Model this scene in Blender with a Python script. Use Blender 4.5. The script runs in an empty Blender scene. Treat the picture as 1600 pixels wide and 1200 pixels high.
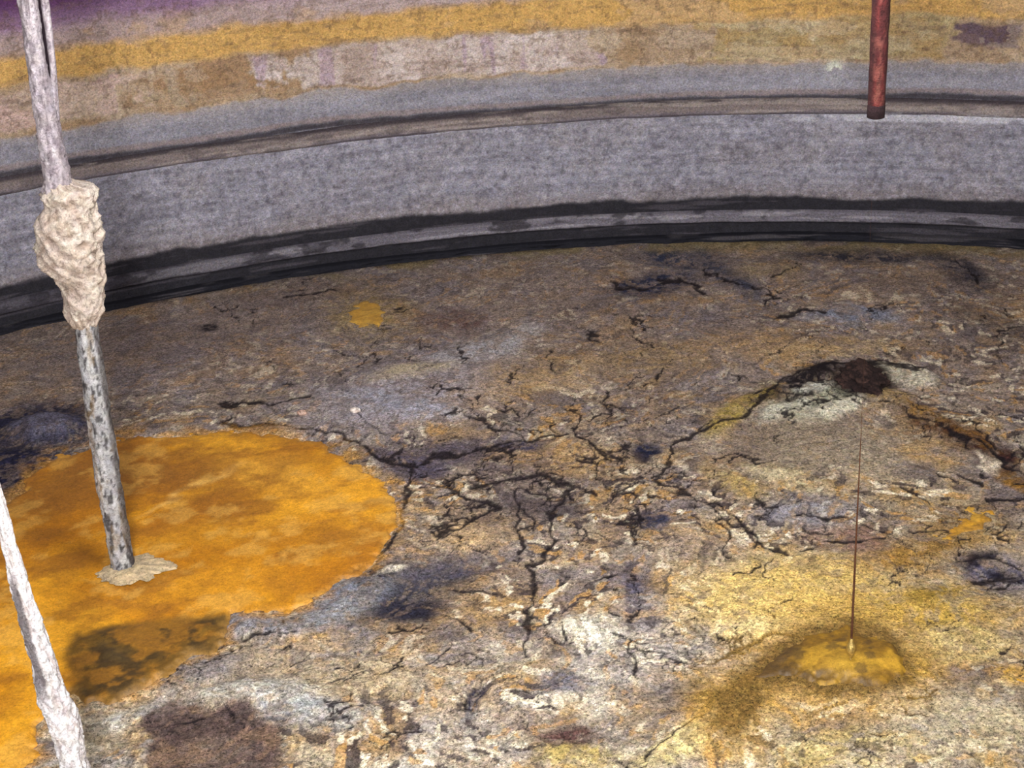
import bpy, math, random
import numpy as np
from mathutils import Matrix, Vector
random.seed(4); rng=np.random.RandomState(7)
sc=bpy.context.scene
sc.view_settings.view_transform='Standard'
# ------------------------------------------------------------ camera model
H=5.3; F=2400.0; TH=math.radians(24.0)
RS=0.0555; RC=math.sqrt(1-RS*RS)
ct,st=math.cos(TH),math.sin(TH)
CX,CY,R=0.190*H,0.766*H,2.144*H
CEIL=6.7
def proj(x,y,z):
    Z=z-H
    A=x; B=-st*y-ct*Z; D=ct*y-st*Z
    D=np.where(D<0.2,0.2,D)
    a=F*A/D; b=F*B/D
    return 800+a*RC+b*RS, 600-a*RS+b*RC
def ray(u,v):
    dx=u-800; dy=v-600
    a=dx*RC-dy*RS; b=dx*RS+dy*RC
    return np.array([a, F*ct-b*st, -(F*st+b*ct)])
def floorpt(u,v,z=0.0):
    d=ray(u,v); t=(z-H)/d[2]
    return np.array([d[0]*t,d[1]*t,z])
def planept(u,v,base):
    n=np.array([base[0],base[1],0.0]); n/=np.linalg.norm(n)
    d=ray(u,v); t=np.dot(n,base)/np.dot(n,d)
    return np.array([d[0]*t,d[1]*t,H+d[2]*t])
# ------------------------------------------------------------ noise
TAB=rng.rand(256,256); TAB2=rng.rand(256,256); TAB3=rng.rand(256,256)
def vn(x,y,s=0):
    x=x+s*17.31; y=y+s*9.77
    xi=np.floor(x).astype(np.int64); yi=np.floor(y).astype(np.int64)
    fx=x-xi; fy=y-yi
    fx=fx*fx*(3-2*fx); fy=fy*fy*(3-2*fy)
    a=TAB[xi&255,yi&255]; b=TAB[(xi+1)&255,yi&255]
    c=TAB[xi&255,(yi+1)&255]; d=TAB[(xi+1)&255,(yi+1)&255]
    return (a*(1-fx)+b*fx)*(1-fy)+(c*(1-fx)+d*fx)*fy
def fbm(x,y,o=4,s=0):
    t=0;a=1.0;n=0
    for i in range(o):
        t=t+a*vn(x*2**i+i*5.3,y*2**i-i*3.1,s+i*3); n+=a; a*=.55
    return t/n
def voro(x,y):
    xi=np.floor(x).astype(np.int64); yi=np.floor(y).astype(np.int64)
    f1=np.full(x.shape,9.0); f2=np.full(x.shape,9.0); idh=np.zeros(x.shape); tx=np.zeros(x.shape)
    for i in (-1,0,1):
        for j in (-1,0,1):
            a=xi+i; b=yi+j
            px=a+TAB[a&255,b&255]; py=b+TAB2[a&255,b&255]
            d=np.hypot(x-px,y-py); c=d<f1
            f2=np.where(c,f1,np.minimum(f2,d)); f1=np.where(c,d,f1)
            idh=np.where(c,TAB3[a&255,b&255],idh); tx=np.where(c,(x-px)*(TAB2[b&255,a&255]-.5)+(y-py)*(TAB[b&255,a&255]-.5),tx)
    return f1,f2-f1,idh,tx
def ss(a,b,x):
    t=np.clip((x-a)/(b-a),0,1); return t*t*(3-2*t)
def lin(c):
    c=np.array(c,float)/255.
    return np.where(c<=.04045,c/12.92,((c+.055)/1.055)**2.4)
def mix(col,rgb,m):
    col+= (lin(rgb)-col)*np.clip(m,0,1)[...,None]
def segdist(u,v,pts):
    best=np.full(u.shape,1e9)
    for (x0,y0),(x1,y1) in zip(pts[:-1],pts[1:]):
        dx,dy=x1-x0,y1-y0; L=dx*dx+dy*dy+1e-9
        t=np.clip(((u-x0)*dx+(v-y0)*dy)/L,0,1)
        best=np.minimum(best,np.hypot(u-x0-t*dx,v-y0-t*dy))
    return best
def polysdf(u,v,P):
    d=segdist(u,v,P+[P[0]])
    ins=np.zeros(u.shape,bool); n=len(P)
    for i in range(n):
        x0,y0=P[i]; x1,y1=P[(i+1)%n]
        c=((y0>v)!=(y1>v))&(u<(x1-x0)*(v-y0)/((y1-y0)+1e-9)+x0)
        ins^=c
    return np.where(ins,d,-d)
# ------------------------------------------------------------ mesh helpers
def make_obj(name,verts,faces,mat,col=None,smooth=True,parent=None):
    me=bpy.data.meshes.new(name)
    if isinstance(faces,np.ndarray):
        nf=len(faces)
        me.vertices.add(len(verts)); me.vertices.foreach_set('co',np.asarray(verts,np.float32).ravel())
        me.loops.add(nf*4); me.loops.foreach_set('vertex_index',faces.astype(np.int32).ravel())
        me.polygons.add(nf); me.polygons.foreach_set('loop_start',np.arange(0,nf*4,4,dtype=np.int32))
        me.update(calc_edges=True); me.validate()
    else:
        me.from_pydata([tuple(map(float,v)) for v in verts],[],faces); me.update()
    if col is not None:
        at=me.attributes.new('col','FLOAT_COLOR','POINT')
        c=np.ones((len(verts),4),np.float32); c[:,:3]=np.clip(col.reshape(-1,3),0,1)
        at.data.foreach_set('color',c.ravel())
    me.polygons.foreach_set('use_smooth',np.full(len(me.polygons),smooth))
    me.materials.append(mat)
    ob=bpy.data.objects.new(name,me); sc.collection.objects.link(ob)
    if parent: ob.parent=parent
    return ob
def grid_obj(name,P,keep,mat,col,flip=False):
    ny,nx=P.shape[:2]
    idx=np.arange(ny*nx).reshape(ny,nx)
    q=np.stack([idx[:-1,:-1],idx[:-1,1:],idx[1:,1:],idx[1:,:-1]],-1)
    if flip: q=q[...,::-1]
    if keep is not None:
        k=keep[:-1,:-1]|keep[:-1,1:]|keep[1:,1:]|keep[1:,:-1]
        q=q[k]
    q=q.reshape(-1,4)
    used=np.zeros(ny*nx,bool); used[q.ravel()]=True
    remap=np.cumsum(used)-1
    return make_obj(name,P.reshape(-1,3)[used],remap[q],mat,col.reshape(-1,3)[used] if col is not None else None)
# ------------------------------------------------------------ materials
def mat_attr(name,rgb=None,gscale=40,gamt=.45,stretch=(1,1,1),rough=.85,bump=.5,bdist=.01,hue=.05,spec=.25,flake=0.0,fsc=16,dark=0.0,light=0.0,dsc=48,gain=1.0):
    m=bpy.data.materials.new(name); m.use_nodes=True; nt=m.node_tree; N=nt.nodes; L=nt.links
    b=N['Principled BSDF']; b.inputs['Roughness'].default_value=rough
    b.inputs['Specular IOR Level'].default_value=spec
    tc=N.new('ShaderNodeTexCoord'); mp=N.new('ShaderNodeMapping'); mp.inputs['Scale'].default_value=stretch
    L.new(tc.outputs['Object'],mp.inputs['Vector'])
    n1=N.new('ShaderNodeTexNoise'); n1.inputs['Scale'].default_value=gscale; n1.inputs['Detail'].default_value=5; n1.inputs['Roughness'].default_value=.8
    L.new(mp.outputs[0],n1.inputs['Vector'])
    def mrange(src,a,bb,c,d):
        mr=N.new('ShaderNodeMapRange'); mr.inputs['From Min'].default_value=a; mr.inputs['From Max'].default_value=bb
        mr.inputs['To Min'].default_value=c; mr.inputs['To Max'].default_value=d; mr.clamp=True
        L.new(src,mr.inputs['Value']); return mr.outputs[0]
    def scale(vec,val):
        s=N.new('ShaderNodeVectorMath'); s.operation='SCALE'; L.new(vec,s.inputs[0]); L.new(val,s.inputs['Scale']); return s.outputs[0]
    if rgb is None:
        src=N.new('ShaderNodeAttribute'); src.attribute_name='col'; so=src.outputs['Color']
    else:
        src=N.new('ShaderNodeRGB'); src.outputs[0].default_value=(*lin(rgb),1); so=src.outputs[0]
    cur=scale(so,mrange(n1.outputs['Fac'],.36,.64,gain*(1-gamt),gain*(1+gamt)))
    n2=N.new('ShaderNodeTexNoise'); n2.inputs['Scale'].default_value=gscale*.6; n2.inputs['Detail'].default_value=3
    L.new(mp.outputs[0],n2.inputs['Vector'])
    sub=N.new('ShaderNodeVectorMath'); sub.operation='SUBTRACT'; sub.inputs[1].default_value=(.5,.5,.5)
    L.new(n2.outputs['Color'],sub.inputs[0])
    mul=N.new('ShaderNodeVectorMath'); mul.operation='MULTIPLY_ADD'; mul.inputs[1].default_value=(hue*3,hue*1.5,hue*5); mul.inputs[2].default_value=(1,1,1)
    L.new(sub.outputs[0],mul.inputs[0])
    m2=N.new('ShaderNodeVectorMath'); m2.operation='MULTIPLY'
    L.new(cur,m2.inputs[0]); L.new(mul.outputs[0],m2.inputs[1]); cur=m2.outputs[0]
    height=n1.outputs['Fac']
    if flake>0:
        wp=N.new('ShaderNodeVectorMath'); wp.operation='MULTIPLY_ADD'; wp.inputs[1].default_value=(.16,.16,.16)
        L.new(sub.outputs[0],wp.inputs[0]); L.new(mp.outputs[0],wp.inputs[2])
        v1=N.new('ShaderNodeTexVoronoi'); v1.inputs['Scale'].default_value=fsc; L.new(wp.outputs[0],v1.inputs['Vector'])
        v2=N.new('ShaderNodeTexVoronoi'); v2.inputs['Scale'].default_value=fsc*2.6; L.new(wp.outputs[0],v2.inputs['Vector'])
        s1=N.new('ShaderNodeSeparateColor'); L.new(v1.outputs['Color'],s1.inputs[0])
        s2=N.new('ShaderNodeSeparateColor'); L.new(v2.outputs['Color'],s2.inputs[0])
        cur=scale(cur,mrange(s1.outputs[0],0,1,1-flake,1+flake))
        cur=scale(cur,mrange(s2.outputs[0],0,1,1-flake,1+flake))
    if dark>0:
        n3=N.new('ShaderNodeTexNoise'); n3.inputs['Scale'].default_value=dsc; n3.inputs['Detail'].default_value=2; n3.inputs['Distortion'].default_value=1.2
        L.new(mp.outputs[0],n3.inputs['Vector'])
        cur=scale(cur,mrange(n3.outputs['Fac'],.57,.63,1,1-dark))
        if light>0: cur=scale(cur,mrange(n3.outputs['Fac'],.41,.35,1,1+light))
    L.new(cur,b.inputs['Base Color'])
    bp=N.new('ShaderNodeBump'); bp.inputs['Strength'].default_value=bump; bp.inputs['Distance'].default_value=bdist
    L.new(height,bp.inputs['Height']); L.new(bp.outputs[0],b.inputs['Normal'])
    return m
M_floor=mat_attr('crust_floor',gscale=42,gamt=.50,bump=.5,bdist=.016,hue=.09,flake=.18,fsc=22,dark=.66,light=.52,dsc=72,spec=.12,gain=.98)
M_wall=mat_attr('tank_wall',gscale=50,gamt=.34,bump=.3,bdist=.006,hue=.09,dark=.40,light=.28,dsc=90,stretch=(1,1,1.3))
M_pool=mat_attr('orange_deposit',gscale=42,gamt=.20,bump=.35,bdist=.008,hue=.03,rough=.5,spec=.4,dark=.25,light=.16,dsc=75,gain=.95)
M_pipe=mat_attr('encrusted_pipe',gscale=34,gamt=.24,bump=1.0,bdist=.03,hue=.05,dark=.35,light=.12,dsc=46)
M_obj=mat_attr('crust_chip',gscale=35,gamt=.4,bump=.8,bdist=.03,dark=.4,light=.5)
M_wire=mat_attr('rusty_wire',rgb=(74,48,34),gscale=40,gamt=.4,bump=.3,spec=.05)
M_ceil=mat_attr('ceiling_paint',rgb=(120,115,120),gscale=6,gamt=.2)
M_bob=mat_attr('brass_bob',rgb=(170,145,80),gscale=60,gamt=.6,rough=.3,spec=.8)
M_bob.node_tree.nodes['Principled BSDF'].inputs['Metallic'].default_value=.6

# ------------------------------------------------------------ outlines
POOL=[(10,785),(45,742),(90,715),(150,697),(200,686),(280,679),(350,671),(420,674),(480,690),(540,714),(590,748),(616,790),(612,832),(590,872),(560,902),(510,930),(462,962),(410,952),(360,960),(348,998),(318,1020),(285,1030),(250,1056),(215,1080),(170,1104),(128,1110),(104,1090),(78,1110),(60,1145),(66,1180),(20,1215),(-150,1250),(-260,1100),(-200,960),(-60,850)]
MOUND=[(1130,1118),(1124,1080),(1160,1050),(1225,1018),(1270,996),(1330,984),(1385,1000),(1420,1035),(1412,1070),(1370,1086),(1300,1082),(1240,1062),(1190,1066),(1172,1100),(1150,1135)]
PATCH=[(1545,785),(1538,830),(1492,856),(1460,858),(1440,846),(1480,822),(1510,795)]
SPOT=[(575+36*math.cos(t),495+25*math.sin(t)) for t in np.linspace(0,6.283,14)[:-1]]
BIT=[(1565,1062),(1600,1055),(1660,1070),(1650,1095),(1600,1088)]
def warpuv(x,y,amt=1.0):
    z0=np.zeros_like(x)
    u,v=proj(x,y,z0)
    k=np.minimum(11.0/np.hypot(np.hypot(x,y),H),1.2)
    wu=(fbm(x*1.6,y*1.6,5,3)-.5)*90*k*amt+(fbm(x*7,y*7,4,13)-.5)*44*k*amt
    wv=(fbm(x*1.6,y*1.6,5,23)-.5)*48*k*amt+(fbm(x*7,y*7,4,33)-.5)*28*k*amt
    return u+wu,v+wv,u,v
# ------------------------------------------------------------ floor
ys=[]; y=4.9
while y<CY+R+.2:
    ys.append(y); y+=1.6*(y*y+28)/12720
ys=np.array(list(np.arange(-8,4.9,.35))+ys)
xs=np.concatenate([np.arange(-11,-6.2,.4),np.arange(-6.2,6.8,.010),np.arange(6.8,13,.4)])
X,Y=np.meshgrid(xs,ys)
wu,wv,u,v=warpuv(X,Y,.5)
def blob(cx,cy,rx,ry,ang=0,soft=.5):
    a=math.radians(ang); du=wu-cx; dv=wv-cy
    p=du*math.cos(a)+dv*math.sin(a); q=-du*math.sin(a)+dv*math.cos(a)
    return 1-ss(1-soft,1+soft,np.hypot(p/rx,q/ry))
n1=fbm(X*.55,Y*.55,4,1); n2=fbm(X*2.2,Y*2.2,5,2); n3=fbm(X*7,Y*7,4,4)
qx=X+(fbm(X*1.5,Y*1.5,4,6)-.5); qy=Y+(fbm(X*1.5,Y*1.5,4,8)-.5)
w1=fbm(qx*2.0,qy*2.0,4,9); w2=fbm(qx*3.2+4,qy*3.2,4,12); w3=fbm(qx*5,qy*5+7,4,15)
rx_=X+(fbm(X*7,Y*7,5,106)-.5)*.20+(fbm(X*1.3,Y*1.3,3,107)-.5)*.8; ry_=Y+(fbm(X*7,Y*7,5,108)-.5)*.20+(fbm(X*1.3,Y*1.3,3,109)-.5)*.8
pf1,pe1,pi1,pt1=voro(rx_*2.2+50,ry_*2.2+50)
pf2,pe2,pi2,pt2=voro(rx_*7+30,ry_*6+70)
pf3,pe3,pi3,pt3=voro(rx_*19+90,ry_*16+20)
rough_zone=ss(560,760,v)*.75+.2
rough_zone=np.clip(rough_zone+.45*ss(700,950,u)*ss(420,520,v),0,1)
flk=ss(.44,.6,fbm(X*.9,Y*.9,5,141))*.8+.2
flk=np.clip(flk+.2*ss(950,1150,v),0,1)
fz=rough_zone*flk
col=np.zeros(X.shape+(3,)); col+=lin((132,118,110))
mix(col,(150,134,116),ss(480,760,v)*.85)
mix(col,(158,145,120),ss(850,1150,v)*.8)
mix(col,(120,114,118),ss(.5,.62,n1)*.45)
right=ss(1000,1400,u)*ss(600,900,v)
mix(col,(166,148,104),right*.5)
mix(col,(164,130,80),ss(.50,.66,n2)*(.32+.3*ss(600,1000,v)))
mix(col,(108,92,82),ss(.50,.66,w1)*.42)
mix(col,(122,119,128),ss(.54,.66,w3)*.32)
mix(col,(178,144,84),ss(.52,.66,fbm(X*3.6,Y*3.6,5,171))*rough_zone*.4)
mix(col,(92,84,86),ss(.54,.66,fbm(X*4.4,Y*4.4,5,181))*rough_zone*.5)
mix(col,(190,186,178),ss(.53,.62,fbm(X*1.2,Y*1.2,5,131))*ss(800,1050,v)*.4)
mix(col,(184,172,146),ss(.74,.78,pi2)*fz*.32)
mix(col,(94,85,86),ss(.22,.18,pi2)*fz*.35)
mix(col,(160,130,86),(ss(.44,.46,pi2)*ss(.58,.56,pi2))*fz*.3)
mix(col,(60,52,54),ss(.14,.12,pi3)*(.25+.6*fz))
mix(col,(226,214,186),ss(.88,.90,pi3)*(.15+.6*fz))
mix(col,(182,138,72),(ss(.5,.51,pi3)*ss(.59,.58,pi3))*(.2+.4*fz))
mix(col,(104,100,112),(ss(.3,.31,pi3)*ss(.38,.37,pi3))*.3)
ed1=1-ss(.0,.030,pe1); ed2=1-ss(0,.06,pe2); ed3=1-ss(0,.11,pe3)
m1=ss(.50,.60,fbm(X*1.1,Y*1.1,4,120)); m2=ss(.50,.60,fbm(X*1.6,Y*1.6,4,121)); m3=ss(.48,.62,fbm(X*2.2,Y*2.2,4,122))
brk=ss(.42,.56,fbm(X*3.5,Y*3.5,3,123))
mix(col,(46,40,42),ed1*m1*brk*.65*rough_zone)
mix(col,(50,43,45),ed2*m2*.6*(.2+.8*rough_zone))
mix(col,(60,52,52),ed3*m3*.5*(.3+.7*rough_zone))
cen=np.exp(-(((u-840)/210)**2+((v-745)/85)**2))
mix(col,(40,34,38),cen*np.maximum(ed2*ss(.40,.52,w3),ed3*ss(.52,.6,n2))*.7)
Z=(n1-.5)*.08+(n2-.5)*.03*(.4+.8*ss(650,1000,v))+(n3-.5)*.008+(w1-.5)*.02
Z+=fz*((pi2-.5)*.004+pt2*.009+(pi3-.5)*.003+pt3*.004)+rough_zone*((pi1-.5)*.004+pt1*.014)-ed2*m2*.003*rough_zone
feats=[
 (640,620,150,45,-18,.6,(154,148,154),.6,.02),(760,545,80,18,-20,.6,(160,158,160),.7,.01),(620,640,90,14,10,.6,(152,152,162),.6,.01),
 (830,590,90,30,-10,.6,(162,134,92),.5,.01),(640,590,60,12,-10,.6,(185,170,135),.5,.01),
 (60,665,100,38,0,.4,(36,36,54),.95,-.02),(20,735,110,42,0,.5,(34,34,54),.95,-.01),(72,672,48,18,-8,.5,(96,94,110),.85,.10),
 (1020,445,70,16,-8,.4,(42,46,66),.8,-.01),(1060,405,70,14,0,.5,(50,54,72),.75,0),(1140,430,60,16,25,.5,(60,62,76),.65,0),(1200,420,50,14,0,.5,(140,122,94),.5,.02),
 (1340,398,110,10,0,.5,(52,50,58),.8,0),(1500,425,60,18,30,.5,(60,56,62),.7,0),(1330,492,70,14,0,.5,(122,126,140),.7,.01),(1420,440,60,15,0,.6,(108,94,86),.55,0),(1540,500,70,14,20,.6,(96,86,80),.6,0),
 (340,500,230,30,-14,.6,(112,99,95),.45,0),(200,560,200,40,-10,.7,(114,103,101),.45,0),
 (1200,540,90,20,5,.6,(164,134,92),.55,.01),(1010,560,80,25,0,.6,(150,125,86),.5,0),(1320,540,60,12,0,.6,(174,148,104),.5,.01),
 (1275,628,72,22,-14,.5,(160,160,138),.85,.03),(1230,602,66,13,-22,.5,(36,32,34),.95,.02),(1310,576,66,11,-4,.5,(30,25,27),.95,.03),(1410,582,48,14,12,.4,(200,194,172),.85,.03),
 (1347,594,54,28,0,.3,(42,34,32),.9,.0),(1300,634,40,9,-12,.4,(205,200,178),.8,.01),(1225,640,36,10,-25,.4,(196,194,174),.8,.015),(1270,605,30,7,-15,.4,(190,190,176),.8,.02),(1250,620,26,6,-20,.5,(50,46,44),.8,.0),
 (1390,620,34,14,0,.5,(172,146,100),.6,.01),
 (1003,702,24,17,0,.35,(24,28,48),1.0,-.02),(1022,818,24,15,0,.4,(44,48,70),.9,-.01),
 (700,710,90,20,-5,.6,(80,72,80),.65,-.01),(830,740,95,34,0,.6,(98,85,82),.55,-.01),(890,715,80,22,0,.6,(168,136,88),.5,.01),(640,730,60,18,15,.5,(78,72,86),.65,-.01),
 (820,700,40,10,0,.5,(64,60,76),.8,0),(740,830,60,35,0,.6,(152,130,104),.5,.01),(720,835,40,16,0,.6,(198,168,122),.55,.01),
 (635,925,95,40,-15,.7,(60,58,66),1.0,-.01),(560,925,55,20,-25,.6,(114,118,128),.8,.02),(650,948,48,16,0,.6,(34,33,44),1.0,-.01),(600,890,40,12,-20,.5,(50,48,56),.85,.01),(612,884,20,6,-20,.5,(200,190,170),.8,.01),(520,965,60,16,-20,.5,(130,130,132),.7,.01),(710,885,60,18,-10,.7,(70,68,80),.9,-.01),
 (400,975,60,20,5,.4,(134,132,136),.85,.04),(400,1050,80,40,0,.6,(158,142,118),.6,.01),(300,1055,70,20,-20,.5,(130,122,118),.7,.02),
 (430,1090,80,30,0,.5,(150,156,158),.6,.02),(210,1120,60,14,-15,.5,(166,164,156),.7,.02),(560,1060,90,30,0,.6,(172,156,126),.55,.01),(380,1085,90,16,-8,.5,(184,180,168),.65,.02),(520,1120,70,24,0,.5,(160,158,152),.5,.01),
 (925,985,48,20,0,.5,(224,218,196),.9,.02),(1010,960,40,30,0,.6,(124,122,132),.5,0),(990,905,24,35,0,.6,(74,72,88),.65,-.01),(740,1085,14,26,10,.5,(38,38,56),.9,-.02),(1095,1072,26,18,0,.5,(48,50,62),.9,-.01),(880,1060,45,20,0,.6,(104,104,116),.6,0),
 (1200,935,120,52,0,.7,(210,182,114),.85,.02),(1300,930,120,50,0,.7,(196,166,96),.75,.01),(1180,985,60,14,0,.5,(216,196,140),.75,.01),(1060,1165,60,24,-30,.5,(210,192,130),.7,.02),(900,1180,70,16,0,.5,(176,156,96),.65,.01),(880,1150,60,14,0,.5,(80,58,54),.75,0),(820,1130,60,16,0,.5,(116,96,88),.55,0),(1320,1180,120,30,0,.6,(178,158,100),.55,.01),(1450,965,110,34,0,.7,(172,142,70),.7,.02),(1500,1010,80,24,0,.6,(182,162,106),.55,.01),(1520,1130,120,50,0,.6,(168,156,126),.6,.02),
 (1200,700,70,40,0,.6,(118,102,86),.6,-.01),(1300,700,100,40,0,.6,(152,140,118),.6,.02),(1220,745,60,14,15,.6,(192,178,142),.65,.01),(1250,800,70,25,0,.6,(130,130,140),.5,0),(1150,640,60,16,-35,.5,(154,134,70),.65,.01),(1150,760,50,14,20,.6,(174,150,92),.55,0),
 (1330,840,65,20,0,.5,(126,100,88),.6,0),(1560,770,60,30,35,.6,(116,106,108),.6,0),(1560,895,66,26,15,.5,(90,86,100),.9,-.01),(1530,880,34,9,-20,.5,(28,26,38),.95,0),(1580,905,34,7,10,.5,(28,26,38),.95,0),(1460,930,60,14,-10,.6,(150,122,54),.65,0),(1590,1060,40,14,0,.5,(190,150,60),.6,0),
 (1470,665,75,18,28,.5,(84,58,38),.9,.01),(1540,705,66,18,32,.5,(56,34,32),.95,-.01),(1518,684,40,7,30,.5,(120,86,42),.6,0),(1590,752,36,10,32,.5,(126,92,42),.8,0),(1545,722,22,7,40,.4,(205,192,170),.7,0),(1440,640,36,8,20,.5,(140,108,60),.7,0),
 (1425,866,80,20,-10,.7,(150,114,54),.8,.01),(1485,840,75,36,-25,.7,(124,98,56),.6,0),(575,497,66,38,0,.7,(148,126,80),.5,0),(700,500,50,20,0,.6,(98,74,68),.6,0),(330,512,16,7,0,.5,(34,30,34),.9,0),
 (860,790,60,20,0,.6,(74,66,68),.55,-.01),(780,800,70,20,0,.6,(80,70,70),.55,-.01),(1080,860,90,30,0,.7,(152,136,116),.5,.01),
 (1175,1068,90,28,-18,.6,(96,74,38),1.0,0),(1140,1110,30,26,0,.6,(88,68,38),1.0,0),(1420,1050,50,26,0,.7,(140,112,56),.7,0),
]
for cx,cy,rx,ry,an,so,rgb,s,dz in feats:
    m=blob(cx,cy,rx*1.05,ry*1.05,an,so)
    mod=.5+1.0*ss(.38,.62,n3*.4+w3*.3+pi3*.3)
    mix(col,rgb,m*np.clip(s*mod,0,1)); Z+=m*dz
BR=[(215,1105),(300,1098),(345,1110),(400,1108),(450,1150),(440,1230),(250,1230),(225,1180),(240,1150)]
sb=polysdf(wu+(fbm(X*3,Y*3,5,151)-.5)*90,wv+(fbm(X*3,Y*3,5,152)-.5)*60,BR)
mix(col,(92,76,70),ss(-14,10,sb)*.9); mix(col,(66,54,54),ss(-8,10,sb)*ss(.48,.6,n2)*.7); mix(col,(124,100,80),ss(-8,10,sb)*ss(.54,.64,w3)*.6); mix(col,(160,156,154),ss(9,0,np.abs(sb+4))*.45*ss(.45,.55,n3)); Z-=ss(-6,4,sb)*.01
cracks=[
 ([(335,630),(380,626),(420,630),(455,624),(490,626)],4),([(335,660),(380,662),(440,664),(500,676),(540,690),(575,708),(600,722),(650,732)],5.5),
 ([(335,660),(350,650)],3),([(650,732),(680,712),(730,702),(790,694),(830,690),(880,682)],4.2),([(735,650),(770,664),(800,672)],3.5),([(800,672),(820,690)],3.5),
 ([(890,640),(892,670),(905,690),(960,716)],4),([(870,582),(862,560),(866,545)],3.5),([(900,510),(930,530)],3),([(820,650),(835,640)],3),
 ([(1200,612),(1160,640),(1110,672),(1060,695),(1040,720),(1015,745)],4.5),([(1015,745),(1060,770),(1110,785),(1150,820),(1195,862)],4),([(1000,780),(985,830),(990,850)],3.5),([(1100,785),(1130,830),(1150,870)],3),
 ([(1240,580),(1300,570),(1370,566),(1440,580)],4),([(1200,612),(1240,580)],5),
 ([(865,800),(862,840),(850,872),(822,882),(826,915),(832,940),(818,975),(826,1022)],7),([(808,765),(806,800),(812,860)],4.5),([(700,755),(730,775),(770,792)],4.5),([(740,760),(800,745),(840,742)],6),([(770,792),(720,815),(690,840)],4),([(840,742),(900,760),(940,775)],4.5),([(900,760),(870,800)],4.5),([(640,730),(640,770),(618,800),(622,830),(585,860)],5),([(700,820),(715,850)],3.5),
 ([(1250,806),(1290,815),(1330,812),(1392,838)],4),([(1392,838),(1400,815)],3.5),([(1280,840),(1340,850),(1385,842)],3.5),([(1120,1030),(1160,1010),(1220,998),(1260,1000)],4),([(1210,492),(1290,486)],5),
 ([(985,900),(1000,930),(985,970)],3.5),([(870,960),(890,1000)],3),([(1440,650),(1490,682),(1530,688),(1570,710),(1600,735)],5),([(1410,630),(1450,655)],4),
 ([(700,960),(740,990)],3),([(1000,1180),(1040,1140),(1100,1120)],4),([(1500,880),(1540,868),(1590,880)],4),([(1530,905),(1580,900)],4),([(1180,850),(1230,870)],3),([(560,650),(590,680)],2.5),([(450,470),(520,450)],3),([(380,1000),(420,990),(470,985)],3),([(940,660),(960,610)],3),([(710,920),(790,925)],3),([(1150,900),(1180,890)],3),([(1500,740),(1540,760)],4),
 ([(960,440),(1010,450),(1060,432),(1100,455)],4),([(1100,420),(1150,440),(1210,470)],3.5),([(1490,400),(1530,440)],3.5),
 ([(980,1000),(1000,1060)],3),([(1440,790),(1420,760)],3),
]
NS=len(cracks)
def branch(x,y,a,L,w,depth):
    pts=[(x,y)]; n=max(2,int(L/10))
    for i in range(n):
        a+=random.gauss(0,.6); x+=10*math.cos(a); y+=10*math.sin(a)*.6; pts.append((x,y))
        if depth>0 and random.random()<.28: branch(x,y,a+random.choice((-1,1))*random.uniform(.5,1.3),L*random.uniform(.3,.6),w*.7,depth-1)
    if any(abs(p[0]-1340)<22 and 636<p[1]<1010 for p in pts): return
    cracks.append((pts,w))
for i in range(80):
    x=random.gauss(850,160); y=random.gauss(745,62)
    if x<640: continue
    branch(x,y,random.uniform(0,6.28),random.uniform(25,75),random.uniform(1.6,2.8),2)
for i in range(140):
    x=random.uniform(640,1600); y=random.uniform(540,1190)
    branch(x,y,random.uniform(0,6.28),random.uniform(25,90),random.uniform(1.2,2.1),1)
for i in range(30):
    branch(random.uniform(300,1600),random.uniform(430,620),random.choice((0,3.14))+random.gauss(0,.4),random.uniform(30,80),random.uniform(1.4,2.2),1)
for i in range(26):
    branch(random.gauss(1275,60),random.gauss(605,20),random.choice((0,3.14))+random.gauss(0,.6),random.uniform(20,60),random.uniform(2.0,3.2),1)
for i in range(18):
    branch(random.uniform(1420,1600),random.uniform(640,920),random.choice((0,3.14))+random.gauss(0,.6),random.uniform(20,60),random.uniform(2.0,3.2),1)
for i in range(24):
    branch(random.uniform(250,640),random.uniform(960,1190),random.uniform(0,6.28),random.uniform(30,80),random.uniform(1.5,2.4),1)
wu2=u+(fbm(X*4,Y*4,5,60)-.5)*50; wv2=v+(fbm(X*4,Y*4,5,61)-.5)*28
ck=np.zeros_like(u); cwa=.42+.95*ss(.25,.75,fbm(X*5,Y*5,4,70)); cwb=.15+1.2*ss(.28,.72,fbm(X*5,Y*5,4,70))
for n_,(pts,w) in enumerate(cracks):
    px=[p[0] for p in pts]; py=[p[1] for p in pts]
    r0=np.where((v.max(1)>min(py)-30)&(v.min(1)<max(py)+30))[0]
    if len(r0)==0: continue
    a,b=r0[0],r0[-1]+1
    US=u[a:b];VS=v[a:b]
    sel=(US>min(px)-40)&(US<max(px)+40)&(VS>min(py)-30)&(VS<max(py)+30)
    if not sel.any(): continue
    d=segdist(wu2[a:b][sel],wv2[a:b][sel],pts)
    ww=w*(cwa if n_<NS else cwb)[a:b][sel]
    t=ck[a:b]; t[sel]=np.maximum(t[sel],1-ss(ww*.35,ww*1.0,d))
mix(col,(26,21,25),ck*.93); Z-=ck*.006
rad=np.hypot(X-CX,Y-CY)
sdP=polysdf(wu,wv,POOL); sdM=polysdf(wu,wv,MOUND)
mix(col,(172,126,54),ss(-20,0,sdP)*ss(.38,.56,n3)*.65)
mix(col,(172,136,62),ss(-80,-20,sdM)*.55); mix(col,(106,82,40),ss(-26,0,sdM)*.9)
edge=ss(R-.55,R-.05,rad)
mix(col,(122,110,72),edge*ss(300,600,u)*ss(.42,.55,n2)*.7)
mix(col,(30,30,36),ss(R-.18,R-.02,rad)*ss(.47,.52,fbm(X*1.5,Y*1.5,3,91))*.9)
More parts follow.
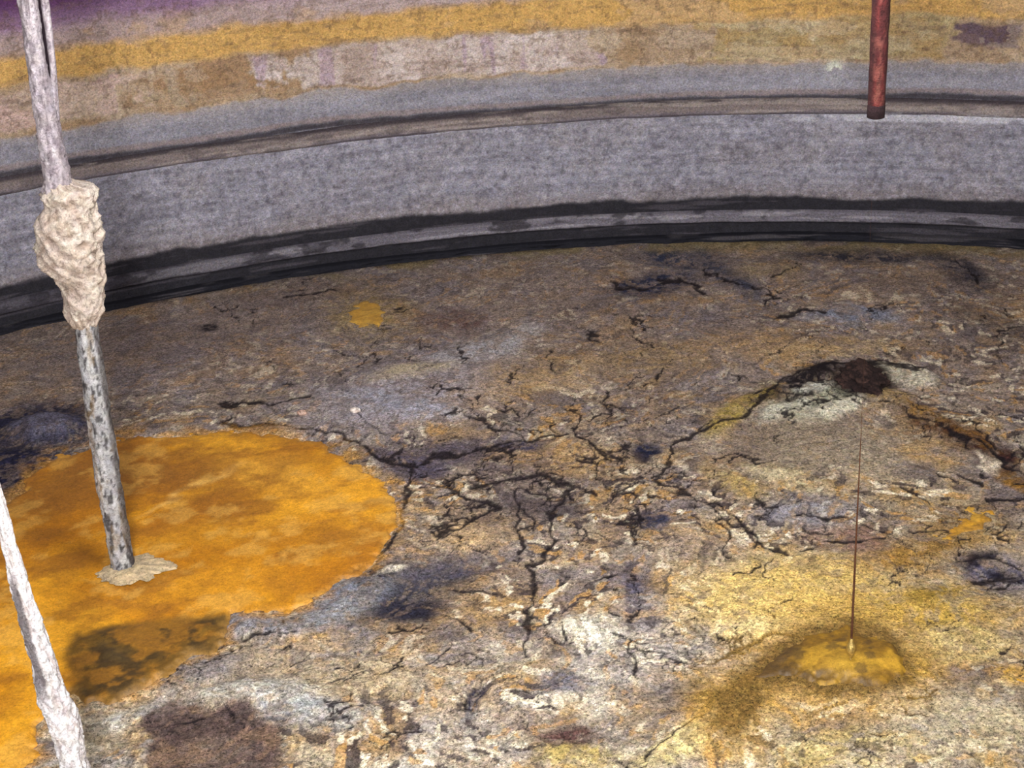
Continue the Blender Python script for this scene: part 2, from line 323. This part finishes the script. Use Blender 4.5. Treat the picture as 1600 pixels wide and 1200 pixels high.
Z=Z*(1-edge*.8)
Z=Z*(1-ss(-30,10,sdP)*.9); Z-=ss(-2,14,sdP)*.03
Z+=ss(-50,30,sdM)*.015
col*=(.76+.48*fbm(X*15,Y*15,3,95))[...,None]
P=np.stack([X,Y,Z],-1)
ob=grid_obj('floor',P,rad<R+.1,M_floor,col); ob['kind']='structure'; ob['label']='cracked crusty grey and ochre waste surface'
floorZ=lambda px,py: float(Z[np.abs(ys-py).argmin(),np.abs(xs-px).argmin()])
# ------------------------------------------------------------ deposits
def deposit(name,poly,step,hfun,cfun,label,cat,pad=.35,skirt=10,wamt=.5,rag=22):
    pts=np.array([floorpt(a,b) for a,b in poly])
    gx=np.arange(pts[:,0].min()-pad,pts[:,0].max()+pad,step); gy=np.arange(pts[:,1].min()-pad,pts[:,1].max()+pad,step)
    gX,gY=np.meshgrid(gx,gy)
    a,b,uu,vv=warpuv(gX,gY,wamt)
    sd=polysdf(a,b,poly)
    sd=sd+(fbm(gX*12,gY*12,4,5)-.5)*rag
    gZ=hfun(gX,gY,sd,uu,vv); c=cfun(gX,gY,sd,uu,vv)
    o=grid_obj(name,np.stack([gX,gY,gZ],-1),sd>-skirt,M_pool,c)
    o['label']=label; o['category']=cat
    return o
def sampleZ(gX,gY):
    ix=np.clip(np.searchsorted(xs,gX),0,len(xs)-1); iy=np.clip(np.searchsorted(ys,gY),0,len(ys)-1)
    return Z[iy,ix]
def oliv(u_,v_,x,y):
    wu_=u_+(fbm(x*3,y*3,5,9)-.5)*50; wv_=v_+(fbm(x*3,y*3,5,19)-.5)*36
    return polysdf(wu_,wv_,[(118,1000),(170,980),(230,978),(290,976),(345,966),(372,990),(340,1025),(300,1045),(260,1070),(215,1096),(165,1126),(90,1122),(98,1080),(125,1055),(104,1030)])
def hp(x,y,sd,u_,v_):
    return -.045+.055*ss(-10,10,sd)+(fbm(x*1.5,y*1.5,4,2)-.5)*.02+ ss(-8,10,oliv(u_,v_,x,y))*.03*(fbm(x*9,y*9,4,4)-.3)
def cp(x,y,sd,u_,v_):
    c=np.zeros(x.shape+(3,)); c+=lin((200,136,20))
    k=fbm(x*1.3,y*1.3,5,7); k2=fbm(x*2+y*1.2,y*4-x*1.2,5,17); k4=fbm(x*4,y*4,5,37)
    mix(c,(166,104,16),ss(.42,.66,k)*.75); mix(c,(224,164,42),ss(.5,.32,k)*.55)
    wu_=u_+(fbm(x*2,y*2,5,9)-.5)*110; wv_=v_+(fbm(x*2,y*2,5,19)-.5)*60
    def bl(cx,cy,rx,ry,an):
        a=math.radians(an); du=wu_-cx; dv=wv_-cy
        return 1-ss(.3,1.7,np.hypot((du*math.cos(a)+dv*math.sin(a))/rx,(-du*math.sin(a)+dv*math.cos(a))/ry))
    mix(c,(136,90,32),bl(260,735,130,20,-4)*.85)
    mix(c,(148,92,22),bl(310,805,130,26,-18)*.8)
    mix(c,(140,94,34),bl(100,770,80,26,-25)*.7)
    mix(c,(218,162,58),bl(440,740,90,30,10)*.6); mix(c,(222,158,36),bl(520,800,70,50,0)*.7)
    mix(c,(160,100,14),bl(400,850,140,30,-10)*.7)
    mix(c,(212,166,84),bl(290,760,80,7,-25)*.85); mix(c,(210,164,74),bl(380,965,60,8,-5)*.6)
    mix(c,(224,160,40),bl(60,980,80,60,0)*.6); mix(c,(218,156,38),bl(330,920,120,30,-10)*.5)
    mix(c,(142,92,28),ss(.50,.66,k2)*.6); mix(c,(214,166,76),ss(.54,.68,k4)*.45); mix(c,(146,94,24),ss(.46,.34,k4)*.4)
    so_=oliv(u_,v_,x,y); m=ss(-14,8,so_); k3=fbm(x*8,y*8,4,27); k5=fbm(x*5,y*5,5,128)
    mix(c,(92,68,24),m*.95); mix(c,(54,43,24),m*ss(.42,.56,k3)*.75)
    mix(c,(158,108,30),m*ss(.54,.64,k5)*.6); mix(c,(80,66,38),m*ss(.5,.4,k5)*.4)
    mix(c,(164,122,56),(1-ss(-4,16,sd))*.6)
    mix(c,(140,116,80),(1-ss(-7,5,sd))*.7)
    c*=(.82+.36*fbm(x*16,y*16,3,29))[...,None]
    return c
deposit('orange_puddle',POOL,.0135,hp,cp,'bright orange rusty puddle spread over the cracked crust around a pipe','puddle')
MC=floorpt(1328,1040)
def hm(x,y,sd,u_,v_):
    r=np.hypot((x-MC[0])/1.5,y-MC[1])
    return sampleZ(x,y)*.5-.042+.050*ss(-10,16,sd)+.055*np.exp(-(r/.28)**2)+(fbm(x*4,y*4,4,2)-.5)*.03*ss(0,20,sd)
def cm(x,y,sd,u_,v_):
    c=np.zeros(x.shape+(3,)); c+=lin((148,110,24)); k=fbm(x*4,y*4,5,7)
    mix(c,(110,80,24),ss(.42,.58,k)*.75); mix(c,(86,64,30),(1-ss(-4,24,sd))*.9)
    mix(c,(78,58,30),ss(1270,1190,u_)*.85)
    mix(c,(188,146,44),ss(.50,.62,fbm(x*6,y*6,4,13))*.55*ss(1230,1270,u_))
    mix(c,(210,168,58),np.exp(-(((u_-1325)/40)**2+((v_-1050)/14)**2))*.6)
    mix(c,(70,54,30),ss(.58,.66,fbm(x*9,y*9,4,83))*.6)
    return c*(.7+.6*fbm(x*16,y*16,3,29))[...,None]
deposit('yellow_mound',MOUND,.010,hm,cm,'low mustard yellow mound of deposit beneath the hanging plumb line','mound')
def hs(x,y,sd,u_,v_): return sampleZ(x,y)-.03+.036*ss(-8,12,sd)+(fbm(x*9,y*9,3,2)-.5)*.01
def cs(x,y,sd,u_,v_):
    c=np.zeros(x.shape+(3,)); c+=lin((194,142,38)); k=fbm(x*5,y*5,5,7)
    mix(c,(146,108,46),ss(.46,.60,k)*.75); mix(c,(128,99,56),(1-ss(-5,16,sd))*.9); mix(c,(210,164,60),ss(.56,.64,fbm(x*8,y*8,3,3))*.5*ss(0,10,sd))
    return c*(.7+.6*fbm(x*16,y*16,3,29))[...,None]
deposit('yellow_patch',PATCH,.010,hs,cs,'irregular golden yellow stain of deposit on the grey crust','patch',rag=40)
def cs2(x,y,sd,u_,v_):
    c=cs(x,y,sd,u_,v_); mix(c,(172,138,66),np.full(x.shape,.4)); mix(c,(148,126,80),(1-ss(-5,12,sd))*.6); return c
deposit('yellow_patch',SPOT,.014,hs,cs2,'small round ochre spot on brown crust near the wall','patch',wamt=.3)
deposit('yellow_patch',BIT,.010,hs,cs,'small bright yellow smear of deposit on pale crust','patch')
# ------------------------------------------------------------ wall
ang=np.concatenate([np.linspace(math.radians(200),math.radians(140),40)[:-1],np.linspace(math.radians(140),math.radians(52),2000),np.linspace(math.radians(52),math.radians(-20),40)[1:]])
def lathe(name,prof,paint,mat=M_wall):
    pr=np.array(prof)
    Aa,K=np.meshgrid(ang,np.arange(len(pr)))
    dr=pr[K,0]; zz=pr[K,1]
    x0=CX+(R-dr)*np.cos(Aa); y0=CY+(R-dr)*np.sin(Aa)
    s=Aa*R
    uu,vv=proj(x0,y0,zz)
    c,dd,dzz=paint(s,zz,dr,uu,vv)
    rr=R-dr-dd
    Pq=np.stack([CX+rr*np.cos(Aa),CY+rr*np.sin(Aa),zz+dzz],-1)
    o=grid_obj(name,Pq,None,mat,c); o['kind']='structure'
    return o
h=lambda k:k*H
def paintwall(s,z,dr,u_,v_):
    fine=fbm(s*5,z*9,4,55)-.5
    q=z/H+(fbm(s*.8,z*2,4,5)-.5)*.012
    k1=fbm(s*.8,z*7,5,11); k2=fbm(s*2.5,z*5,5,21); k3=fbm(s*2.2,z*3.5,5,31); fl=fbm(s*20,z*20,3,41); vs=fbm(s*5,z*.8,4,43)
    hz=fbm(s*1.2,z*24,4,47); hz2=fbm(s*5,z*30+s*.4,3,48)
    c=np.zeros(s.shape+(3,)); c+=lin((129,128,139))
    mix(c,(146,145,156),ss(.44,.68,k1)*.4); mix(c,(116,112,120),ss(.46,.68,k2)*.3); mix(c,(139,132,132),ss(.5,.68,k3)*.3)
    mix(c,(106,102,112),ss(.52,.70,hz)*.35); mix(c,(158,157,167),ss(.48,.30,hz)*.25); mix(c,(84,80,90),ss(.62,.72,hz2)*.35); mix(c,(172,170,180),ss(.36,.28,hz2)*.25)
    mix(c,(112,106,114),ss(.53,.68,vs)*.2)
    mix(c,(118,107,104),ss(.13,.085,q)*.55)
    mix(c,(66,60,70),ss(.63,.69,fl)*.4); mix(c,(176,172,182),ss(.36,.31,fl)*.3)
    up=ss(.282,.288,q)
    mix(c,(124,123,131),up*.5); mix(c,(148,146,154),up*ss(.48,.64,k1)*.4); mix(c,(148,136,124),up*ss(.322,.35,q)*.5)
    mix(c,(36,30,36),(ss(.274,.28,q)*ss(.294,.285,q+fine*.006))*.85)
    mix(c,(124,104,96),(ss(.288,.292,q+fine*.008)*ss(.302,.296,q))*.5)
    e=q+fine*.018+(k3-.5)*.018
    b=ss(.345,.352,e)
    mix(c,(154,132,106),b*.94); mix(c,(176,160,140),b*ss(.48,.60,k2)*.4); mix(c,(142,114,80),b*ss(.50,.62,k3)*.5)
    pw=u_+(fbm(s*1.8,z*2.8,5,57)-.5)*280+(vs-.5)*90
    def seg(a0,a1,lo,hi,f=10): return ss(a0-f,a0+f,pw)*ss(a1+f,a1-f,pw)*ss(lo-.003,lo+.003,e)*ss(hi+.004,hi-.004,e)
    a=seg(450,945,.355,.424); mix(c,(176,163,156),a*.92); mix(c,(200,188,184),a*ss(.48,.58,k3)*.65); mix(c,(156,136,126),a*ss(.52,.60,k2)*.5); mix(c,(154,130,154),a*ss(.54,.62,vs)*.5)
    a=seg(-200,250,.358,.42); mix(c,(176,156,144),a*.75); mix(c,(138,126,90),a*ss(.5,.58,k3)*.5); mix(c,(188,158,154),a*ss(.5,.6,k2)*.5)
    mix(c,(136,106,76),seg(270,440,.36,.430)*.65)
    a=seg(1110,1440,.355,.43); mix(c,(158,140,98),a*.8); mix(c,(190,178,144),a*ss(.5,.60,k3)*.55); mix(c,(154,122,70),a*ss(.52,.60,k2)*.5)
    mix(c,(78,62,78),ss(1484,1500,u_+fine*80)*ss(1596,1578,u_+fine*80)*ss(.370,.378,e)*ss(.421,.413,e)*.9)
    f1_,pe_,pid,_=voro(s*1.6+fine*1.6+200,z*5+(k3-.5)*2+90)
    mix(c,(90,72,58),b*(1-ss(0,.05,pe_))*.45*ss(.46,.56,k2)); mix(c,(188,173,152),b*ss(.75,.80,pid)*.25); mix(c,(128,104,84),b*ss(.22,.18,pid)*.2)
    t=b*ss(.424,.438,e)
    mix(c,(186,148,84),t*.92); mix(c,(158,124,74),t*ss(.46,.62,k1)*.55); mix(c,(172,150,124),t*ss(.54,.64,k3)*.4)
    t=ss(.474,.494,e); mix(c,(152,135,134),t*.95); mix(c,(170,154,152),t*ss(.48,.62,k1)*.5); mix(c,(176,144,100),t*ss(.54,.64,k3)*.4)
    t=ss(.505,.54,e)*ss(900,250,u_)
    mix(c,(120,92,124),t*.9); t=ss(.53,.575,e)*ss(360,60,u_); mix(c,(72,34,78),t*.92)
    mix(c,(104,86,72),b*ss(.62,.72,hz2)*.35); mix(c,(92,72,58),b*ss(.63,.69,fl)*.4)
    mix(c,(196,196,204),ss(.232,.238,q)*ss(.252,.246,q)*ss(1000,1400,u_)*ss(.42,.5,k2)*.6)
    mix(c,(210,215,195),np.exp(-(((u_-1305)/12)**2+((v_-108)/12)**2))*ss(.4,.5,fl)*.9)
    f=ss(.093,.083,q+(k2-.5)*.02); mix(c,(20,20,28),f*.95)  # shade of the recess painted near-black along the wall foot
    mix(c,(84,79,86),f*ss(.58,.66,hz)*.4)
    dd=(k2-.5)*.012+ss(.346,.350,e)*(-.010)
    c*=(.82+.36*fbm(s*16,z*16,3,61))[...,None]
    return c,dd,np.zeros_like(z)
zz=list(np.arange(-.1,3.4,.0115))+list(np.arange(3.4,CEIL+.1,.1))
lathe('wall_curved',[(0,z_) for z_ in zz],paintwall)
def prof_round(lo,hi,d,n=14):
    P_=[(-.04,lo)]
    P_+=[(d*min(1,math.sin(math.pi*(i+.5)/n)*1.9),lo+(hi-lo)*(i+.5)/n) for i in range(n)]
    P_+=[(-.04,hi)]; return P_
def paintledge(s,z,dr,u_,v_):
    q=z/H; k=fbm(s*1.2,z*18,4,5); k2=fbm(s*4,z*12,4,8)
    c=np.zeros(s.shape+(3,)); c+=lin((114,104,102))
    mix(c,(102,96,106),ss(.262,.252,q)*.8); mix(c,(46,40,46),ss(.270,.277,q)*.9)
    mix(c,(150,140,134),ss(.52,.66,k)*.6); mix(c,(68,60,64),ss(.54,.62,k2)*.45)
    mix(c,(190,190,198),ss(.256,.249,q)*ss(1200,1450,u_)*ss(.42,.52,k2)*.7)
    return c,(k2-.5)*.03,(fbm(s*.7,z*0,3,4)-.5)*.03
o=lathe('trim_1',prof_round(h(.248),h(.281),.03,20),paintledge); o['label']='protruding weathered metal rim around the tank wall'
def paintfoot(s,z,dr,u_,v_):
    q=z/H; k=fbm(s*1.0,z*16,4,15); k2=fbm(s*4,z*12,4,18)
    c=np.zeros(s.shape+(3,)); c+=lin((100,96,104))
    mix(c,(24,22,30),ss(.040,.034,q)*.9); mix(c,(146,142,148),ss(.5,.6,k)*.6*ss(.038,.045,q)); mix(c,(36,33,39),ss(.48,.60,k2)*.75)
    mix(c,(46,43,50),ss(700,200,u_)*.6)
    return c,(k2-.5)*.05,(fbm(s*.6,z*0,3,44)-.5)*.03
o=lathe('trim_2',prof_round(h(.034),h(.061),.06,16),paintfoot); o['label']='low grey ledge at the foot of the tank wall'
def paintfoot2(s,z,dr,u_,v_):
    k2=fbm(s*3,z*12,4,28); k=fbm(s*1.0,z*20,4,12)
    c=np.zeros(s.shape+(3,)); c+=lin((20,20,28)); mix(c,(80,76,80),ss(.56,.64,k)*.5)  # near-black base colour paints the shade of the gap under the ledge
    return c,(k2-.5)*.10,(fbm(s*.8,z*0,4,47)-.5)*.03
o=lathe('trim_3',prof_round(h(-.006),h(.014),.08,14),paintfoot2); o['label']='black bead standing in for the dark gap where crust meets the wall'
# ceiling
n=96
cv=[(CX+(R+.05)*math.cos(2*math.pi*i/n),CY+(R+.05)*math.sin(2*math.pi*i/n),CEIL) for i in range(n)]
cv+=[(a,b,CEIL+.15) for a,b,_ in cv]
cf=[tuple(range(n))[::-1],tuple(range(n,2*n))]+[(i,(i+1)%n,n+(i+1)%n,n+i) for i in range(n)]
o=make_obj('ceiling',cv,cf,M_ceil,smooth=False); o['kind']='structure'
# ------------------------------------------------------------ tubes
def tube(name,rings,mat,cfun,noise=.0,seg=28,parent=None,cap=True,nscale=9,seed=0,rough=.5):
    th=np.linspace(0,2*math.pi,seg,endpoint=False)
    cs_=np.array([r[0] for r in rings]); rs=np.array([r[1] for r in rings])
    T,K=np.meshgrid(th,np.arange(len(rings)))
    zc=cs_[K,2]; rr=rs[K]
    ax=np.cos(T)*1.5+seed; ay=np.sin(T)*1.5
    nn=fbm(ax*1.3+zc*nscale*.6,ay*1.3+zc*nscale,4,seed)-.5+(fbm(ax*3+zc*nscale*2,ay*3-zc*nscale*2.2,4,seed+4)-.5)*rough
    rr=rr*(1+noise*2*nn)
    PX=cs_[K,0]+rr*np.cos(T); PY=cs_[K,1]+rr*np.sin(T)
    c=cfun(T,zc,nn)
    V=np.stack([PX,PY,zc],-1).reshape(-1,3)
    nr=len(rings); fs=[]
    for i in range(nr-1):
        for j in range(seg):
            k=(j+1)%seg; fs.append((i*seg+j,i*seg+k,(i+1)*seg+k,(i+1)*seg+j))
    if cs_[0,2]>cs_[-1,2]: fs=[f[::-1] for f in fs]
    if cap: fs.append(tuple(range(seg))); fs.append(tuple(range((nr-1)*seg,nr*seg))[::-1])
    return make_obj(name,V,fs,mat,c.reshape(-1,3),parent=parent)
def rings_px(spec,base,ztop=None,zbot=None,step=.016):
    S=[]
    for y_,l_,r_ in spec:
        a=planept(l_,y_,base); b=planept(r_,y_,base)
        S.append((( a+b)/2,np.linalg.norm(a-b)/2))
    if ztop is not None:
        (c1,r1),(c0,r0)=S[1],S[0]; t=(ztop-c0[2])/(c0[2]-c1[2]); S.insert(0,(c0+(c0-c1)*t,r0))
    if zbot is not None:
        (c1,r1),(c0,r0)=S[-2],S[-1]; t=(zbot-c0[2])/(c0[2]-c1[2]); S.append((c0+(c0-c1)*t,r0))
    out=[]
    for (c0,r0),(c1,r1) in zip(S[:-1],S[1:]):
        m=max(2,int(np.linalg.norm(c1-c0)/step))
        for i in range(m):
            t=i/m; out.append((c0*(1-t)+c1*t,r0*(1-t)+r1*t))
    out.append(S[-1]); return out
def empty(name,label,cat):
    e=bpy.data.objects.new(name,None); sc.collection.objects.link(e); e['label']=label; e['category']=cat; return e
def c_white(T,z,nn):
    c=np.zeros(T.shape+(3,)); c+=lin((194,184,190)); k=fbm(np.cos(T)*1.2+3,z*6+np.sin(T),4,3)
    mix(c,(222,213,217),ss(.48,.6,k)*.7); mix(c,(150,138,144),ss(.54,.64,fbm(np.cos(T)*2+5,z*3,4,9))*.6)
    mix(c,(96,84,92),ss(.58,.64,fbm(np.cos(T)*3+5,z*14+np.sin(T)*3,4,39))*.6); mix(c,(110,98,106),ss(.6,1,np.cos(T-math.radians(-10)))*.4)  # last mix paints side shading onto the right of the shaft
    mix(c,(206,192,176),ss(2.9,2.2,z)*.5); return c
def c_cream(T,z,nn):
    c=np.zeros(T.shape+(3,)); c+=lin((208,192,178)); k=fbm(np.cos(T)*2+3,z*10+np.sin(T)*2,4,13)
    mix(c,(226,214,198),ss(.48,.6,k)*.8); mix(c,(162,142,130),ss(.0,-.16,nn)*.6)
    mix(c,(164,140,122),ss(.58,.64,fbm(np.cos(T)*3+5,z*14+np.sin(T)*3,4,39))*.5); mix(c,(206,182,140),ss(1.9,.9,z)*.4); return c
def c_grey(T,z,nn):
    c=np.zeros(T.shape+(3,)); c+=lin((172,172,174)); k=fbm(np.cos(T)*2.5+3,z*8+np.sin(T)*2.5,4,23)
    mix(c,(208,208,208),ss(.48,.56,k)*.8); mix(c,(52,48,50),ss(.55,.60,fbm(np.cos(T)*4+9,z*20+np.sin(T)*4,4,29))*.85)
    mix(c,(150,120,70),ss(.60,.66,fbm(np.cos(T)*2+1,z*6,4,59))*.4)
    mix(c,(80,74,72),ss(.78,.96,np.cos(T-math.radians(-12)))*.7); return c  # right-hand shading painted into the shaft colour
B1=floorpt(192,890)
e1=empty('encrusted_pipe','tall vertical pipe with cream crust lump standing in the orange puddle','pipe')
up=rings_px([(0,28,58),(100,42,73),(190,56,92),(250,64,104),(280,66,110),(310,66,126)],B1,ztop=CEIL)
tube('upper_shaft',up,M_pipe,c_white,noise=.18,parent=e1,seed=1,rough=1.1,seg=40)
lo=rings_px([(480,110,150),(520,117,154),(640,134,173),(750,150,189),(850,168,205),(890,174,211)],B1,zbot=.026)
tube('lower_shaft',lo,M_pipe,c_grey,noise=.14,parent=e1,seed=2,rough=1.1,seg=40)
lump=rings_px([(280,72,104),(288,72,124),(293,70,146),(300,64,151),(318,72,152),(335,60,150),(350,56,157),(385,58,160),(405,62,158),(418,72,160),(428,84,162),(445,92,162),(470,98,163),(490,103,160),(505,110,154),(514,122,150)],B1,step=.010)
tube('crust_lump',lump,M_pipe,c_cream,noise=.15,seg=80,parent=e1,seed=3,nscale=8,rough=1.5)
st_=rings_px([(0,63,77),(100,77,88),(188,85,94)],B1,ztop=CEIL)
tube('conduit',st_,M_pipe,c_white,noise=.12,parent=e1,seed=4,seg=14)
dk=rings_px([(0,56,65),(100,71,79),(194,82,90)],B1,ztop=CEIL)
away=np.array([B1[0],B1[1],0])/np.hypot(B1[0],B1[1])*.05
tube('gap_shade',[(c+away,r) for c,r in dk],M_pipe,lambda T,z,nn: np.zeros(T.shape+(3,))+lin((48,34,44)),noise=.05,parent=e1,seed=5,seg=12)  # dark tube stands in for the shaded slot beside the shaft
def collar(base,rx,ry,off,parent,seed):
    seg=96; V=[];F_=[]; C=[]
    prof=[(.1,.05),(.35,.045),(.6,.035),(.8,.028),(.95,.018),(1.0,.014)]
    for k,(pr,pz) in enumerate(prof):
        for j in range(seg):
            t=2*math.pi*j/seg
            A=lambda f,s: float(fbm(np.array(math.cos(t)*f+seed),np.array(math.sin(t)*f),4,s))-.5
            w=1+(1.0*A(1.6,seed)+.5*A(4,seed+1))*pr
            hh=float(fbm(np.array(math.cos(t)*pr*5+seed),np.array(math.sin(t)*pr*5),4,seed+5))
            V.append((base[0]+off[0]+rx*pr*w*math.cos(t),base[1]+off[1]+ry*pr*w*math.sin(t),pz+(hh-.5)*.03*(1 if k<5 else 0)))
            C.append(lin((206,176,122))*(.5+hh)+ (lin((200,188,168))-lin((188,160,112)))*.5)
    for k in range(len(prof)-1):
        for j in range(seg):
            m=(j+1)%seg; F_.append((k*seg+j,(k+1)*seg+j,(k+1)*seg+m,k*seg+m))
    F_.append(tuple(range(seg)))
    return make_obj('base_crust',V,F_,M_pipe,np.array(C),parent=parent)
collar(B1,.26,.18,(.10,-.03),e1,6)
B2=floorpt(152,1330)
e2=empty('encrusted_pipe','leaning pipe thickly caked in white crust beside the orange puddle','pipe')
r2=rings_px([(650,-52,-34),(790,-9,9),(850,2,24),(900,14,42),(950,27,58),(1000,41,74),(1040,54,90),(1075,58,100),(1100,66,110),(1130,78,124),(1160,86,131),(1200,95,137),(1300,122,165)],B2,ztop=CEIL,zbot=.026)
def c_w2(T,z,nn):
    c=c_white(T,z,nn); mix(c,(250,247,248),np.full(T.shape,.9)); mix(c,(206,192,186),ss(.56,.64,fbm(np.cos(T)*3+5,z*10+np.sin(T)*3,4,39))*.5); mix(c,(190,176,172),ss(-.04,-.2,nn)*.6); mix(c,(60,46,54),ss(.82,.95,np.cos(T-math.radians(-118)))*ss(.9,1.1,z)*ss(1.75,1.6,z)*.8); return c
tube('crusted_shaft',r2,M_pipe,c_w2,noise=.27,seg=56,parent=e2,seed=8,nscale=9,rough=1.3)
collar(B2,.28,.26,(0,0),e2,11)
# red pipe
B3=floorpt(1329,1048)
e3=empty('red_pipe','rusty dark red riser pipe hanging open-ended in front of the wall','pipe')
def c_red(T,z,nn):
    c=np.zeros(T.shape+(3,)); c+=lin((94,38,36)); mix(c,(64,26,28),ss(.46,.58,fbm(np.cos(T)*1.5+3,z*7,4,3))*.8)
    mix(c,(124,72,62),ss(.54,.62,fbm(np.cos(T)*3+3,z*14,4,33))*.6); mix(c,(38,14,18),ss(.6,.95,np.cos(T+math.radians(15)))*.7); mix(c,(38,14,18),ss(.6,.95,np.cos(T-math.radians(195)))*.7); return c  # both flanks darkened in the colour to shade the round pipe
rr=rings_px([(0,1357,1387),(180,1355,1382)],B3,ztop=CEIL)
axis=rr[-1][0]
outer=[(np.array([axis[0],axis[1],c[2]]),r) for c,r in rr]
zb=outer[-1][0][2]; ra=outer[-1][1]
inner=[(np.array([axis[0],axis[1],zb-.0]),ra*.72),(np.array([axis[0],axis[1],zb+.6]),ra*.72)]
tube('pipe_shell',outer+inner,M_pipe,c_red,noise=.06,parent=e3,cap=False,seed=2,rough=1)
lip=[(np.array([axis[0],axis[1],zb+.055]),ra*1.0),(np.array([axis[0],axis[1],zb+.05]),ra*1.05),(np.array([axis[0],axis[1],zb-.01]),ra*1.05),(np.array([axis[0],axis[1],zb-.015]),ra*.74),(np.array([axis[0],axis[1],zb+.05]),ra*.72)]
tube('end_collar',lip,M_pipe,lambda T,z,nn: np.zeros(T.shape+(3,))+lin((42,24,28)),noise=.03,parent=e3,cap=False,seed=3)
# plumb line
e4=empty('plumb_line','thin rusty wire with a small brass bob above the mound','plumb line')
tip=floorZ(axis[0],axis[1])+.055
bobtop=tip+.15
wr=[]
for i in range(200):
    t=i/199; z_=bobtop-.01+(CEIL-bobtop)*t
    wr.append((np.array([axis[0],axis[1],z_]),.0054*(1-float(ss(0,.26,t)))+.00022+.0016*(1-float(ss(.18,.25,t)))))
tube('wire',wr,M_wire,lambda T,z,nn: np.zeros(T.shape+(3,)),parent=e4,seg=10,noise=.1,seed=1)
bp_=[(0,.002),(.02,.011),(.045,.022),(.07,.027),(.095,.025),(.115,.017),(.13,.010),(.145,.010),(.15,.005)]
tube('bob',[(np.array([axis[0],axis[1],tip+a]),b) for a,b in bp_],M_bob,lambda T,z,nn: np.zeros(T.shape+(3,)),parent=e4,seg=24,seed=1)
# ------------------------------------------------------------ lumps and chips
def lumpobj(name,px,rx,ry,rz,rgb,rgb2,label,cat,seed,noise=.35,nu=40,nv=20,fr=1.6,lift=.5):
    b=floorpt(*px); z0=floorZ(b[0],b[1])
    T,Ph=np.meshgrid(np.linspace(0,2*math.pi,nu,endpoint=False),np.linspace(-math.pi/2,math.pi/2,nv))
    dx=np.cos(Ph)*np.cos(T); dy=np.cos(Ph)*np.sin(T); dz=np.sin(Ph)
    nn=fbm(dx*fr+seed+dz,dy*fr+dz*1.3,5,seed)-.5+(fbm(dx*fr*3+seed+dz*2,dy*fr*3-dz*2,5,seed+3)-.5)*.6
    r=1+noise*2*nn
    V=np.stack([b[0]+dx*r*rx,b[1]+dy*r*ry,z0+rz*lift+dz*r*rz],-1).reshape(-1,3)
    c=np.zeros(T.shape+(3,))+lin(rgb); mix(c,rgb2,ss(.02,.10,nn))
    fs=[]
    for i in range(nv-1):
        for j in range(nu):
            k=(j+1)%nu; fs.append((i*nu+j,i*nu+k,(i+1)*nu+k,(i+1)*nu+j))
    o=make_obj(name,V,fs,M_obj,c.reshape(-1,3)); o['label']=label; o['category']=cat
    return o
lumpobj('crust_clump',(1347,594),.20,.29,.085,(38,25,24),(64,45,40),'compact dark brown crumbling clump among pale broken flakes','clump',3,noise=.42,nu=110,nv=56,fr=2.2,lift=.25)
lumpobj('white_chip',(556,650),.045,.035,.025,(225,215,205),(210,190,180),'tiny white chip lying on brown crust','chip',7,noise=.25)
lumpobj('white_chip',(472,650),.04,.035,.02,(195,165,148),(180,145,128),'tiny pinkish chip lying on brown crust','chip',8,noise=.25)
# ------------------------------------------------------------ camera & lights
cam=bpy.data.cameras.new('camera'); co=bpy.data.objects.new('camera',cam); sc.collection.objects.link(co)
Rv=Vector((1,0,0)); Dv=Vector((0,-st,-ct)); Fv=Vector((0,ct,-st))
Xa=Rv*RC+Dv*RS; Ya=Rv*RS-Dv*RC; Za=-Fv
co.matrix_world=Matrix((( Xa.x,Ya.x,Za.x,0),(Xa.y,Ya.y,Za.y,0),(Xa.z,Ya.z,Za.z,H),(0,0,0,1)))
cam.lens=54; cam.sensor_width=36; cam.clip_start=.05; cam.clip_end=200
sc.camera=co
def area(name,loc,target,size,power,color=(1,1,1)):
    l=bpy.data.lights.new(name,'AREA'); l.shape='DISK'; l.size=size; l.energy=power; l.color=color
    o=bpy.data.objects.new(name,l); o.location=loc; sc.collection.objects.link(o)
    d=Vector(target)-Vector(loc); o.rotation_euler=d.to_track_quat('-Z','Y').to_euler(); return o
area('area_light',(-.5,-1.2,6.1),(0.4,13,0.3),1.3,1780,(1,.975,.96))
area('area_light',(0.6,7.0,6.5),(0.2,12.5,0),3.0,620,(1,.98,.98))  # added fill that brightens the far floor and wall, no lamp known there
w=bpy.data.worlds.new('world'); sc.world=w; w.use_nodes=True
w.node_tree.nodes['Background'].inputs[0].default_value=(.92,.92,1,1); w.node_tree.nodes['Background'].inputs[1].default_value=.9
